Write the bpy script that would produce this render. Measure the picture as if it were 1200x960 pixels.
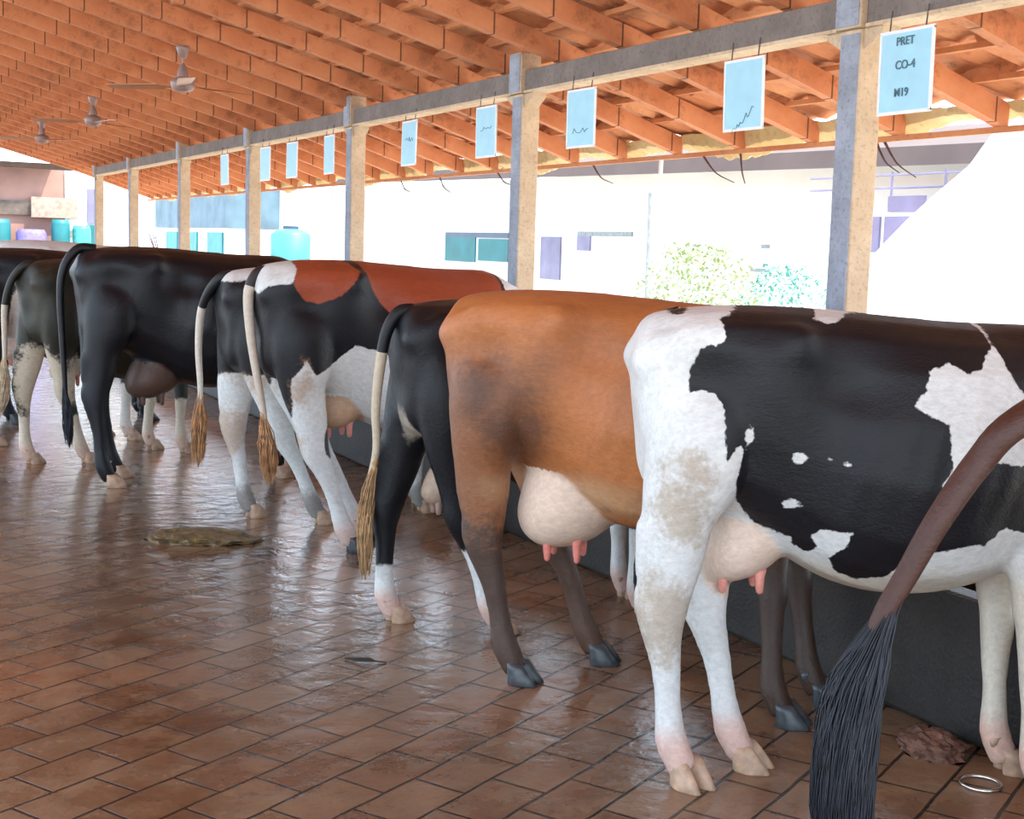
import bpy, bmesh, math, random
import numpy as np
from mathutils import Vector, Matrix, noise as mnoise

for o in list(bpy.data.objects):
    bpy.data.objects.remove(o)
SC = bpy.context.scene
COL = SC.collection
rnd = random.Random(7)

# ---------------------------------------------------------------- camera, sky, sun, exposure
YAW, PITCH, ROLL = math.radians(26.3), math.radians(6.8), math.radians(1.78)
_f = Vector((math.sin(YAW)*math.cos(PITCH), math.cos(YAW)*math.cos(PITCH), -math.sin(PITCH)))
_r0 = Vector((math.cos(YAW), -math.sin(YAW), 0)); _u0 = _r0.cross(_f)
_r = _r0*math.cos(ROLL) + _u0*math.sin(ROLL); _u = _u0*math.cos(ROLL) - _r0*math.sin(ROLL)
cam = bpy.data.cameras.new('camera'); cam.lens = 48; cam.sensor_width = 36; cam.clip_end = 500
camo = bpy.data.objects.new('camera', cam); COL.objects.link(camo)
camo.matrix_world = Matrix(((_r.x, _u.x, -_f.x, 0), (_r.y, _u.y, -_f.y, 0), (_r.z, _u.z, -_f.z, 1.64), (0, 0, 0, 1)))
SC.camera = camo

W = bpy.data.worlds.new('sky'); SC.world = W; W.use_nodes = True
bg = W.node_tree.nodes['Background']; bg.inputs[0].default_value = (0.66, 0.83, 1.0, 1); bg.inputs[1].default_value = 3.4
sun = bpy.data.lights.new('sun', 'SUN'); sun.energy = 9.0; sun.angle = math.radians(1.5); sun.color = (1, .88, .72)
suno = bpy.data.objects.new('sun', sun); COL.objects.link(suno)
suno.rotation_euler = Vector((-0.35, 0.45, -1.0)).to_track_quat('-Z', 'Y').to_euler()
SC.view_settings.view_transform = 'Standard'; SC.view_settings.look = 'None'
SC.view_settings.gamma = 1; SC.view_settings.use_curve_mapping = False
SC.view_settings.exposure = 0.28

# ---------------------------------------------------------------- material helpers
class NT:
    def __init__(s, name):
        s.m = bpy.data.materials.new(name); s.m.use_nodes = True
        s.t = s.m.node_tree; s.b = s.t.nodes['Principled BSDF']
    def n(s, t, **k):
        x = s.t.nodes.new(t)
        for a, v in k.items():
            if a.startswith('i_'):
                key = a[2:]; key = int(key) if key.isdigit() else key
                x.inputs[key].default_value = v
            else: setattr(x, a, v)
        return x
    def l(s, a, b): s.t.links.new(a, b)
    def coord(s): return s.n('ShaderNodeTexCoord').outputs['Object']
    def noise(s, scale, detail=4, vec=None, rough=.5):
        x = s.n('ShaderNodeTexNoise'); x.inputs['Scale'].default_value = scale
        x.inputs['Detail'].default_value = detail; x.inputs['Roughness'].default_value = rough
        s.l(vec if vec is not None else s.coord(), x.inputs['Vector']); return x.outputs['Fac']
    def math(s, op, a, b=None, c=None, clamp=False):
        x = s.n('ShaderNodeMath', operation=op); x.use_clamp = clamp
        for i, v in enumerate((a, b, c)):
            if v is None: continue
            if isinstance(v, (int, float)): x.inputs[i].default_value = v
            else: s.l(v, x.inputs[i])
        return x.outputs[0]
    def mix(s, fac, a, b):
        x = s.n('ShaderNodeMix', data_type='RGBA')
        if isinstance(fac, (int, float)): x.inputs[0].default_value = fac
        else: s.l(fac, x.inputs[0])
        for i, v in ((6, a), (7, b)):
            if isinstance(v, tuple): x.inputs[i].default_value = (*v[:3], 1)
            else: s.l(v, x.inputs[i])
        return x.outputs[2]
    def ramp(s, fac, lo, hi):
        x = s.n('ShaderNodeMapRange'); x.inputs[1].default_value = lo; x.inputs[2].default_value = hi
        s.l(fac, x.inputs[0]); return x.outputs[0]
    def bump(s, h, strength, dist=.01):
        x = s.n('ShaderNodeBump'); x.inputs['Strength'].default_value = strength; x.inputs['Distance'].default_value = dist
        s.l(h, x.inputs['Height']); s.l(x.outputs[0], s.b.inputs['Normal'])
    def base(s, c):
        if isinstance(c, tuple): s.b.inputs['Base Color'].default_value = (*c[:3], 1)
        else: s.l(c, s.b.inputs['Base Color'])
    def rough(s, v):
        if isinstance(v, (int, float)): s.b.inputs['Roughness'].default_value = v
        else: s.l(v, s.b.inputs['Roughness'])

def simple(name, c, rough=.6, var=.25, scale=12, metal=0, bump=0, bscale=60):
    m = NT(name); n = m.noise(scale, 5)
    lo = tuple(x*(1-var) for x in c); hi = tuple(min(1, x*(1+var)) for x in c)
    m.base(m.mix(m.ramp(n, .3, .7), lo, hi)); m.rough(rough); m.b.inputs['Metallic'].default_value = metal
    if bump: m.bump(m.noise(bscale, 4), bump, .01)
    return m.m

def floor_mat():
    m = NT('wet_brick_floor'); co = m.coord()
    mp = m.n('ShaderNodeMapping', vector_type='TEXTURE'); mp.inputs['Rotation'].default_value = (0, 0, math.radians(31.2)); mp.inputs['Location'].default_value = (0.05, 0.11, 0)
    wob = m.n('ShaderNodeTexNoise'); wob.inputs['Scale'].default_value = 3.0; m.l(co, wob.inputs['Vector'])
    wv = m.n('ShaderNodeVectorMath', operation='MULTIPLY_ADD'); m.l(wob.outputs['Color'], wv.inputs[0]); wv.inputs[1].default_value = (.022, .022, 0); m.l(co, wv.inputs[2])
    m.l(wv.outputs[0], mp.inputs['Vector'])
    br = m.n('ShaderNodeTexBrick'); m.l(mp.outputs[0], br.inputs['Vector'])
    br.inputs['Scale'].default_value = 1.0; br.inputs['Mortar Size'].default_value = .007; br.inputs['Mortar Smooth'].default_value = .5
    br.inputs['Brick Width'].default_value = .29; br.inputs['Row Height'].default_value = .195; br.inputs['Bias'].default_value = 0
    br.inputs['Color1'].default_value = (.0, 0, 0, 1); br.inputs['Color2'].default_value = (1, 1, 1, 1); br.inputs['Mortar'].default_value = (.5, .5, .5, 1)
    n1 = m.noise(.55, 4); n2 = m.noise(5, 6, rough=.65); n3 = m.noise(38, 4, rough=.7); n4 = m.noise(1.7, 5)
    c = m.mix(m.ramp(n4, .38, .62), (.10, .042, .020), (.19, .095, .050))
    c = m.mix(m.math('MULTIPLY', m.ramp(n1, .52, .68), .75), c, (.27, .085, .025))
    c = m.mix(m.math('MULTIPLY', m.ramp(n2, .45, .72), .55), c, (.30, .20, .12))
    c = m.mix(m.math('MULTIPLY', m.ramp(n3, .5, .75), .45), c, (.025, .013, .008))
    c = m.mix(m.math('MULTIPLY', br.outputs['Color'], .22), c, (.34, .23, .14))
    c = m.mix(m.math('MULTIPLY', br.outputs['Fac'], .95), c, (.012, .008, .006))
    m.base(c)
    wet = m.ramp(m.math('ADD', m.math('MULTIPLY', n4, .6), m.math('MULTIPLY', n2, .4)), .38, .60)
    m.rough(m.math('MULTIPLY_ADD', wet, .26, .14))
    sx = m.n('ShaderNodeSeparateXYZ'); m.l(co, sx.inputs[0])
    strip = m.math('SUBTRACT', 1.0, m.math('MULTIPLY', m.math('ABSOLUTE', m.math('SUBTRACT', sx.outputs[0], 1.9)), .75), clamp=True)
    pud = m.ramp(m.math('ADD', strip, m.math('MULTIPLY', m.math('SUBTRACT', n4, .5), 1.6)), .15, .75)
    yr = m.n('ShaderNodeMapRange'); yr.inputs[1].default_value = 3.6; yr.inputs[2].default_value = 5.6; yr.inputs[3].default_value = .25; m.l(sx.outputs[1], yr.inputs[0])
    m.l(m.math('MULTIPLY', m.math('MULTIPLY_ADD', pud, .9, .1), yr.outputs[0]), m.b.inputs['Coat Weight']); m.b.inputs['Coat Roughness'].default_value = .10; m.b.inputs['Coat IOR'].default_value = 1.6; pass
    m.b.inputs['IOR'].default_value = 1.45
    rip = m.noise(9, 3)
    h = m.math('ADD', m.math('MULTIPLY', br.outputs['Fac'], -.6), m.math('ADD', m.math('MULTIPLY', n2, .55), m.math('ADD', m.math('MULTIPLY', rip, .8), m.math('MULTIPLY', n3, .16))))
    m.bump(h, .62, .012)
    m.l(m.b.inputs['Normal'].links[0].from_socket, m.b.inputs['Coat Normal'])
    return m.m

def clay_mat(name, c1, c2, seam=0, dark_blotch=0, dark=(.16, .03, .01)):
    m = NT(name); n = m.noise(2.2, 5, rough=.6); n2 = m.noise(14, 5, rough=.7)
    c = m.mix(m.ramp(n, .35, .65), c1, c2)
    c = m.mix(m.math('MULTIPLY', m.ramp(n2, .55, .8), .6), c, dark)
    if dark_blotch:
        n5 = m.noise(3.1, 6, rough=.7); c = m.mix(m.math('MULTIPLY', m.ramp(n5, .56, .68), dark_blotch), c, (.05, .02, .012))  # near-black noise blotches over the base colour
    if seam:
        sx = m.n('ShaderNodeSeparateXYZ'); m.l(m.coord(), sx.inputs[0])
        fr = m.math('FRACT', m.math('MULTIPLY', sx.outputs[0], 1/seam))
        c = m.mix(m.math('MULTIPLY', m.math('LESS_THAN', fr, .025), .8), c, (.05, .015, .008))
    m.base(c); m.rough(.75); m.bump(n2, .4, .008)
    return m.m

def concrete_mat(name, c1, c2):
    m = NT(name); n = m.noise(5, 6, rough=.65); n2 = m.noise(45, 4, rough=.7)
    c = m.mix(m.ramp(n, .35, .65), c1, c2)
    c = m.mix(m.math('MULTIPLY', m.ramp(n2, .52, .75), .6), c, tuple(x*.35 for x in c1))
    m.base(c); m.rough(.85); m.bump(n2, .6, .008); return m.m

# ---------------------------------------------------------------- mesh helpers
def mesh_obj(name, verts, faces, mats, parent=None, smooth=False, mi=None):
    me = bpy.data.meshes.new(name); me.from_pydata([tuple(v) for v in verts], [], faces)
    for m in (mats if isinstance(mats, (list, tuple)) else [mats]): me.materials.append(m)
    if mi is not None: me.polygons.foreach_set('material_index', mi)
    if smooth: me.polygons.foreach_set('use_smooth', [True]*len(me.polygons))
    me.update()
    o = bpy.data.objects.new(name, me); COL.objects.link(o)
    if parent: o.parent = parent
    return o

class MB:
    def __init__(s): s.v = []; s.f = []
    def add(s, v, f):
        k = len(s.v); s.v += [tuple(p) for p in v]; s.f += [tuple(i+k for i in q) for q in f]; return s
    def box(s, a, b, rz=0, c=None):
        x0, y0, z0 = a; x1, y1, z1 = b
        v = [Vector(p) for p in ((x0,y0,z0),(x1,y0,z0),(x1,y1,z0),(x0,y1,z0),(x0,y0,z1),(x1,y0,z1),(x1,y1,z1),(x0,y1,z1))]
        if rz:
            M = Matrix.Rotation(rz, 3, 'Z'); cc = Vector(c or ((x0+x1)/2, (y0+y1)/2, 0)); v = [M @ (p-cc) + cc for p in v]
        return s.add(v, [(0,3,2,1),(4,5,6,7),(0,1,5,4),(1,2,6,5),(2,3,7,6),(3,0,4,7)])
    def tube(s, pts, rad, n=8, cap=True):
        v, f = tube(pts, rad, n, cap=cap); return s.add(v, f)
    def build(s, name, mat, parent=None, smooth=False):
        return mesh_obj(name, s.v, s.f, mat, parent, smooth)

def tube(pts, rad, n=8, rb=None, side=None, cap=True):
    """swept ellipse: rad along the in-plane normal, rb along SIDE"""
    pts = [Vector(p) for p in pts]; N = len(pts)
    if isinstance(rad, (int, float)): rad = [rad]*N
    if rb is None: rb = rad
    V = []; prev = None
    for i, p in enumerate(pts):
        t = (pts[min(i+1, N-1)] - pts[max(i-1, 0)]).normalized()
        if side is not None: b = Vector(side) - t*t.dot(Vector(side))
        else:
            b = prev - t*t.dot(prev) if prev is not None else t.cross(Vector((.13, .97, .21)))
        if b.length < 1e-5: b = t.orthogonal()
        b.normalize(); prev = b; a = b.cross(t)
        for k in range(n):
            th = 2*math.pi*k/n
            V.append(p + a*(rad[i]*math.cos(th)) + b*(rb[i]*math.sin(th)))
    F = []
    for i in range(N-1):
        for k in range(n):
            k2 = (k+1) % n
            F.append((i*n+k, i*n+k2, (i+1)*n+k2, (i+1)*n+k))
    if cap:
        F.append(tuple(range(n))[::-1]); F.append(tuple((N-1)*n+k for k in range(n)))
    return V, F

def catmull(pts, sub=5):
    P = [np.array(p, float) for p in pts]; out = []
    Q = [2*P[0]-P[1]] + P + [2*P[-1]-P[-2]]
    for i in range(1, len(Q)-2):
        for k in range(sub):
            t = k/sub; a, b, c, d = Q[i-1:i+3]
            out.append(.5*((2*b)+(-a+c)*t+(2*a-5*b+4*c-d)*t*t+(-a+3*b-3*c+d)*t**3))
    out.append(P[-1]); return out

def tag(o, label=None, cat=None, group=None, kind=None):
    if label: o['label'] = label
    if cat: o['category'] = cat
    if group: o['group'] = group
    if kind: o['kind'] = kind
    return o
def empty(name, loc, rz=0):
    o = bpy.data.objects.new(name, None); o.empty_display_size = .1; o.location = loc; o.rotation_euler = (0, 0, rz); COL.objects.link(o); return o
def bevel(o, w=.008, seg=2):
    b = o.modifiers.new('bevel', 'BEVEL'); b.width = w; b.segments = seg; b.limit_method = 'ANGLE'; return o

# ---------------------------------------------------------------- the setting
M_floor = floor_mat()
M_clay = clay_mat('clay_tiles', (.58, .21, .085), (.74, .35, .17), dark_blotch=.75)
M_raft = clay_mat('rafter_wood', (.54, .18, .07), (.70, .29, .13), seam=.46, dark_blotch=.45)
M_bat = clay_mat('batten_wood', (.55, .20, .08), (.68, .30, .13))
M_conc = concrete_mat('post_concrete', (.56, .41, .27), (.72, .56, .39))
M_post_shade = concrete_mat('post_shade_tint', (.27, .29, .34), (.40, .44, .52))  # cool shade of the inner post faces, put into the colour
M_beam = concrete_mat('beam_concrete', (.17, .14, .125), (.24, .20, .18))
M_mang = simple('manger_cement', (.022, .017, .014), .6, .4, 6, bump=.4)
M_yard = simple('yard_ground', (.62, .57, .50), .9, .12, .5)
M_white = simple('white_wall', (.80, .80, .78), .8, .06, .6)

f = MB().box((-4.5, -1.5, -.15), (4.95, 30.0, 0)).build('floor', M_floor); tag(f, kind='structure')
f = MB().box((-90, -60, -.25), (120, 160, -.02)).build('ground', M_yard); tag(f, kind='structure')
f = MB().box((3.42, .2, 0), (3.54, 28.0, .50)).box((3.96, .2, 0), (4.08, 28, .40)).box((3.54, .2, 0), (3.96, 28, .14)).build('trim_1', M_mang); tag(f, kind='structure')
bevel(f, .02)

SL_IN, SL_OUT = .27, .325
def roof_z(x):      # underside of the rafters
    return 2.81 + (4.2-x)*SL_IN if x <= 4.2 else 2.81 - (x-4.2)*SL_OUT
Y0R, Y1R = -1.2, 28.1  # unseen near end carried behind the camera to cut light from there
# clay tile covering: stepped courses with a rolled profile, seen from below
xs = []; x = 5.72
while x > -3.2: xs.append(x); x -= .33
V = []; F = []; ny = int((Y1R-Y0R)/.046)
ys = np.linspace(Y0R, Y1R, ny)
row = 0
for ci, x in enumerate(xs):
    for (xx, lift) in ((x, .0), (x-.11, .012), (x-.22, .024), (x-.328, .036)):
        for yi, y in enumerate(ys):
            prof = abs(math.sin(math.pi*(y+.115*(ci % 2))/.23))*.022
            tilei = int((y+.115*(ci % 2))/.23)
            h = ((tilei*7349+ci*9151) % 97)/97
            jig = max(0, h-.35)*.07 + (.012*math.sin(y*1.3+ci*.4))
            V.append((xx + (h-.5)*.03, y, roof_z(xx)+.135+.035 - lift*.9 + prof + jig))
        row += 1
for r in range(row-1):
    step = (r % 4 == 3)
    for j in range(ny-1):
        h = ((j//5)*131 + (r//4)*57) % 211
        a = r*ny+j; F.append((a, a+1, a+ny+1, a+ny))
ce = mesh_obj('ceiling', V, F, M_clay, smooth=False); tag(ce, kind='structure')
so = ce.modifiers.new('thick', 'SOLIDIFY'); so.thickness = .012; so.offset = 1
# battens running along the roof under the tiles
k = 2
for i, x in enumerate(xs[:-1]):
    b = MB().box((x-.05, Y0R, roof_z(x-.03)+.131), (x-.005, Y1R, roof_z(x-.03)+.160)).build('trim_%d' % k, M_bat); tag(b, kind='structure'); k += 1

# rafters
def rafter_mesh():
    prof = [(-3.1, roof_z(-3.1)), (4.2, roof_z(4.2)), (5.62, roof_z(5.62))]
    v = []; 
    for (x, z) in prof:
        v += [(x, -.038, z), (x, .038, z), (x, .038, z+.13), (x, -.038, z+.13)]
    fc = []
    for i in range(2):
        a = i*4; b = a+4
        for q in range(4): fc.append((a+q, b+q, b+(q+1) % 4, a+(q+1) % 4))
    fc += [(0, 1, 2, 3), (8, 11, 10, 9)]
    me = bpy.data.meshes.new('rafter'); me.from_pydata(v, [], fc); me.materials.append(M_raft); me.update(); return me
rm = rafter_mesh(); i = 0; y = 5.54-.79*8
while y < 28.2:
    o = bpy.data.objects.new('rafter', rm); COL.objects.link(o); o.location = (0, y, 0)
    tag(o, 'terracotta red rafter sloping under the clay tile roof', 'rafter', 'rafters under the clay tile roof'); i += 1; y += .79

# posts, beam pieces
POSTS = [-1.1, 1.62, 5.02, 8.42, 11.82, 15.22, 18.66, 22.2, 25.4]
PL = {-1.1: 'concrete post at the open end of the shed, outside the picture',
      1.62: 'concrete post nearest the open end of the shed',
      5.02: 'rough concrete post behind the black and white cow',
      8.42: 'concrete post behind the red backed cow',
      11.82: 'concrete post third from the front, above the red backed cow rump',
      15.22: 'slim concrete post above the big black cow shoulders',
      18.66: 'concrete post above the middle of the big black cow back',
      22.2: 'pale concrete post above the big black cow hips',
      25.4: 'farthest pale concrete post at the end of the shed'}
for y in POSTS:
    root = empty('roof_post', (4.2, y, 0)); tag(root, PL[y], 'post', 'concrete posts carrying the roof beam')
    w = .068
    v = []; f_ = []
    zs = np.linspace(0, 2.66, 14)
    for zi, z in enumerate(zs):
        for (sx, sy) in ((-1, -1), (1, -1), (1, 1), (-1, 1)):
            j = mnoise.noise(Vector((sx*3+y, sy*5, z*2.3)))*.006
            v.append((sx*w+j, sy*w+j*.7, z))
    for zi in range(13):
        for q in range(4): a = zi*4; f_.append((a+q, a+(q+1) % 4, a+4+(q+1) % 4, a+4+q))
    f_ += [(3, 2, 1, 0), (52, 53, 54, 55)]
    bevel(mesh_obj('shaft', v, f_, M_conc, root), .01)
    bevel(MB().box((-.095, -.085, 2.66), (.06, .085, 2.93)).build('post_head', M_conc, root), .01)
    bevel(MB().box((-.0745, -.064, .02), (-.0655, .064, 2.64)).build('shade_tint_face', M_post_shade, root), .002)['label'] = 'blue grey face tinted as shade'  # thin plate added to tint the shaded inner face
    bevel(MB().box((-.1, -.078, 2.67), (-.093, .078, 2.92)).build('shade_tint_face', M_post_shade, root), .002)
    for s in (-1, 1):
        br = MB().add([(-.05, s*.06, 2.56), (.05, s*.06, 2.56), (.05, s*.06, 2.665), (-.05, s*.06, 2.665), (-.05, s*.19, 2.635), (.05, s*.19, 2.635), (.05, s*.19, 2.665), (-.05, s*.19, 2.665)],
                      [(0,3,2,1),(4,5,6,7),(0,1,5,4),(1,2,6,5),(2,3,7,6),(3,0,4,7)]).build('bracket', M_conc, root)
for a, b in zip(POSTS[:-1], POSTS[1:]):
    o = bevel(MB().box((-.06, -(b-a)/2+.087, 0), (.06, (b-a)/2-.087, .145)).build('roof_beam', M_beam), .008)
    o.location = (4.2, (a+b)/2, 2.667)
    MB().box((-.075, -(b-a)/2+.1, -.008), (.06, (b-a)/2-.1, .008)).build('lit_edge_strip', M_conc, o)  # paler strip added to give the beam a lit lower edge
    lab = {-1.1: 'grey concrete beam length over the open shed end', 1.62: 'grey concrete beam running past the nearest big blue plate', 5.02: 'grey concrete beam between the two nearest visible posts', 8.42: 'grey beam length between second and third visible posts'}.get(a, 'short looking grey beam length far along the post row')
    tag(o, lab, 'beam', 'far beam lengths' if a > 9 else None)
# unseen high side: only a beam, left open to let skylight in
hb = MB().box((-3.06, Y0R, roof_z(-3)-.16), (-2.94, Y1R, roof_z(-3)-.005)).build('trim_40', M_beam); tag(hb, kind='structure')
el = MB().box((5.585, Y0R, 2.325), (5.615, Y1R, 2.358)).build('trim_41', M_bat); tag(el, kind='structure')
# ragged straw and tile edging along the eave
rr_ = random.Random(5); v = []; f_ = []; ne = int((Y1R-Y0R)/.05)
for i in range(ne+1):
    y = Y0R+(Y1R-Y0R)*i/ne
    d = .075+.035*math.sin(y*4.1)+.03*math.sin(y*1.7+1)+rr_.uniform(-.012, .012)
    zt = roof_z(5.66)+.175
    for (xx, zz) in ((5.60, zt-.02), (5.72, zt-.03), (5.73, zt-.06-d), (5.69, zt-.075-d), (5.62, zt-.05-d*.6)): v.append((xx+rr_.uniform(-.006, .006), y, zz+rr_.uniform(-.006, .006)))
for i in range(ne):
    for q in range(5): f_.append((i*5+q, (i+1)*5+q, (i+1)*5+(q+1) % 5, i*5+(q+1) % 5))
M_straw = clay_mat('eave_straw', (.62, .46, .20), (.78, .62, .34), dark_blotch=.5, dark=(.25, .14, .05))
tag(mesh_obj('trim_42', v, f_, M_straw), kind='structure')
# gable end tie beam and end posts
tb = MB().box((-3.0, 27.93, 2.84), (4.13, 28.05, 2.96)).build('tie_beam', M_beam); tag(tb, 'dark tie beam across the far gable end under the white sky', 'beam')

# ---------------------------------------------------------------- hanging plates
M_plate = simple('plate_paint', (.36, .66, .80), .45, .06, 9)
M_plate_edge = simple('plate_edge', (.8, .82, .82), .5, .05)
M_ink = simple('plate_ink', (.08, .17, .22), .6)
M_wire = simple('wire', (.09, .06, .05), .6)
plates = [(4.64, 'light blue name plate with handwriting hanging beside the nearest post'),
          (5.81, 'light blue name plate hanging above the black and white cow rump'),
          (7.51, 'light blue plate above the orange brown cow, right of second post'),
          (8.89, 'blue plate hanging just past the post behind the red backed cow'),
          (10.36, 'blue plate hanging midway between second and third visible posts'),
          (12.35, 'small blue plate close behind the third visible post'),
          (13.53, 'small blue plate in the bay after the third visible post'),
          (14.49, 'small pale blue plate close to the fourth visible post'),
          (16.2, 'tiny pale plate in the bay beyond the fourth visible post')]
for i, (y, lab) in enumerate(plates):
    r = empty('name_plate', (4.125, y, 2.265)); tag(r, lab, 'plate', 'name plates hanging from the beam')
    r.rotation_euler = (0, rnd.uniform(-.04, .04), rnd.uniform(-.05, .05) if i else 0)
    hw = .16
    bevel(MB().box((-.003, -hw, 0), (.003, hw, .345)).build('board', M_plate, r), .002)
    eb = MB()
    for a, b in (((-.005, -hw-.006, -.006), (.004, hw+.006, .008)), ((-.005, -hw-.006, .337), (.004, hw+.006, .351)), ((-.005, -hw-.006, 0), (.004, -hw+.008, .345)), ((-.005, hw-.008, 0), (.004, hw+.006, .345))): eb.box(a, b)
    eb.build('rim', M_plate_edge, r)
    for s in (-1, 1): MB().tube([(0, s*.11, .34), (0.01, s*.112, .44)], .0035, 6).build('hanger', M_wire, r)
    if i == 0:
        for txt, yy, zz, sz in (('PRET', .06, .285, .05), ('CO-4', .06, .185, .052), ('M19', .06, .07, .05)):
            cu = bpy.data.curves.new('lettering', 'FONT'); cu.body = txt; cu.size = sz; cu.extrude = .001; cu.offset = .0006
            tc = bpy.data.objects.new('text', cu); COL.objects.link(tc); bpy.context.evaluated_depsgraph_get().update()
            tm = bpy.data.meshes.new_from_object(tc.evaluated_get(bpy.context.evaluated_depsgraph_get())); bpy.data.objects.remove(tc)
            tm.materials.clear(); tm.materials.append(M_ink)
            t = bpy.data.objects.new('lettering', tm); COL.objects.link(t); t.parent = r
            t.matrix_local = Matrix(((0, 0, -1, -.0062), (-1, 0, 0, yy), (0, 1, 0, zz), (0, 0, 0, 1)))
    elif i < 5:
        sb = MB(); path = []
        for q in range(16 if i == 1 else 10):
            path.append((-.0045, .09-.18*q/(15 if i == 1 else 9), (.10 if i < 3 else .2)+.10*(1-q/15)*(i == 1)*(-1)+rnd.uniform(-.02, .02)))
        sb.tube(path, .0018, 5)
        sb.build('lettering', M_ink, r)

# ---------------------------------------------------------------- ceiling fans
M_fan = simple('fan_enamel', (.30, .20, .18), .4, .2)
M_blade = simple('fan_blade', (.42, .17, .08), .4, .1)
for i, (x, y, z, rot, lab) in enumerate(((2.65, 11.84, 2.93, .35, 'nearest ceiling fan with long blades under the tiles'),
                                  (2.70, 16.7, 2.96, .75, 'second ceiling fan along the roof, beyond the nearest one'),
                                  (2.68, 21.0, 2.99, 1.1, 'farthest small ceiling fan near the gable end'))):
    r = empty('ceiling_fan', (x, y, z), rot); tag(r, lab, 'ceiling fan', 'ceiling fans in a line')
    top = roof_z(x) - z
    MB().tube([(0, 0, .05), (0, 0, top+.005)], .011, 8).build('downrod', M_fan, r)
    MB().tube([(0, 0, .045), (0, 0, .06), (0, 0, .13), (0, 0, .16)], [.05, .05, .035, .012], 14).build('motor_cup', M_fan, r, True)
    MB().tube([(0, 0, -.075), (0, 0, -.06), (0, 0, .0), (0, 0, .03), (0, 0, .05)], [.04, .085, .105, .085, .03], 20).build('motor', M_fan, r, True)
    MB().tube([(0, 0, top-.09), (0, 0, top-.02), (0, 0, top+.004)], [.03, .055, .06], 14).build('canopy', M_fan, r, True)
    for b in range(3):
        a = b*2*math.pi/3; M = Matrix.Rotation(a, 3, 'Z'); v = []
        for (xx, hw, tw) in ((.08, .02, 0), (.17, .028, .2), (.2, .06, .22), (.45, .068, .18), (.66, .07, .14), (.69, .055, .13)):
            for s in (-1, 1):
                for dz in (-.003, .003): v.append(M @ Vector((xx, s*hw, -.03+s*hw*tw+dz)))
        fc = []
        for q in range(5):
            p = q*4; n = p+4
            fc += [(p, n, n+2, p+2), (p+1, p+3, n+3, n+1), (p, p+1, n+1, n), (p+2, n+2, n+3, p+3)]
        fc += [(0, 2, 3, 1), (20, 21, 23, 22)]
        mesh_obj('blade', v, fc, M_blade, r)

# ---------------------------------------------------------------- the cows
def poly_sd(px, pz, poly):
    """signed distance to a polygon in the side view, positive inside"""
    P = np.array(poly); d2 = np.full(px.shape, 1e9); ins = np.zeros(px.shape, bool)
    for i in range(len(P)):
        a = P[i]; b = P[(i+1) % len(P)]; e = b-a
        wx = px-a[0]; wz = pz-a[1]
        t = np.clip((wx*e[0]+wz*e[1])/max(1e-9, e@e), 0, 1)
        d2 = np.minimum(d2, (wx-t*e[0])**2+(wz-t*e[1])**2)
        c = ((a[1] > pz) != (b[1] > pz)) & (px < (b[0]-a[0])*(pz-a[1])/(b[1]-a[1]+1e-12)+a[0])
        ins ^= c
    d = np.sqrt(d2); return np.where(ins, d, -d)
def blob(x, z, cx, cz, rx, rz):
    return (1-np.sqrt(((x-cx)/rx)**2+((z-cz)/rz)**2))*min(rx, rz)
def blob3(x, y, z, c, r):
    return (1-np.sqrt(((x-c[0])/r[0])**2+((np.abs(y)-c[1])/r[1])**2+((z-c[2])/r[2])**2))*min(r)

U = [0, .04, .12, .25, .45, .65, .82, .92, .975, 1]
PR = [0, .34, .55, .74, .88, .97, 1.0, .88, .52, 0]
PB = [0, .42, .68, .88, 1.0, .97, .82, .60, .33, 0]
#  x, ztop, zbot, halfwidth, barrel blend
SECT = [(-.045, 1.36, 1.20, .06, 0), (-.030, 1.40, 1.04, .13, 0), (.0, 1.435, .93, .175, 0), (.06, 1.462, .88, .205, 0), (.14, 1.475, .86, .225, 0),
        (.25, 1.483, .82, .25, .1), (.36, 1.485, .76, .27, .25), (.50, 1.482, .67, .28, .6), (.62, 1.475, .615, .315, .9), (.76, 1.465, .585, .345, 1),
        (.90, 1.455, .59, .35, 1), (1.03, 1.452, .62, .325, 1), (1.14, 1.452, .66, .28, .9), (1.25, 1.445, .70, .24, .8), (1.36, 1.40, .76, .20, .8), (1.44, 1.33, .84, .15, .8)]
HIND = [(.20, 1.20, .20, .10), (.15, 1.05, .17, .115), (.115, .93, .135, .105), (.095, .83, .112, .085), (.088, .72, .096, .072), (.072, .62, .083, .060), (.058, .53, .078, .054),
        (.066, .45, .060, .046), (.080, .36, .047, .040), (.09, .25, .043, .037), (.10, .165, .049, .045), (.11, .125, .053, .050), (.135, .07, .048, .050), (.15, .045, .05, .052)]
FORE = [(1.27, 1.15, .16, .07), (1.23, 1.0, .14, .08), (1.20, .86, .11, .075), (1.185, .74, .083, .062), (1.18, .62, .070, .060), (1.182, .52, .056, .053), (1.185, .45, .055, .054),
        (1.18, .38, .047, .045), (1.18, .27, .040, .038), (1.182, .165, .046, .043), (1.188, .125, .050, .048), (1.21, .07, .047, .049), (1.225, .045, .05, .051)]

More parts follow.
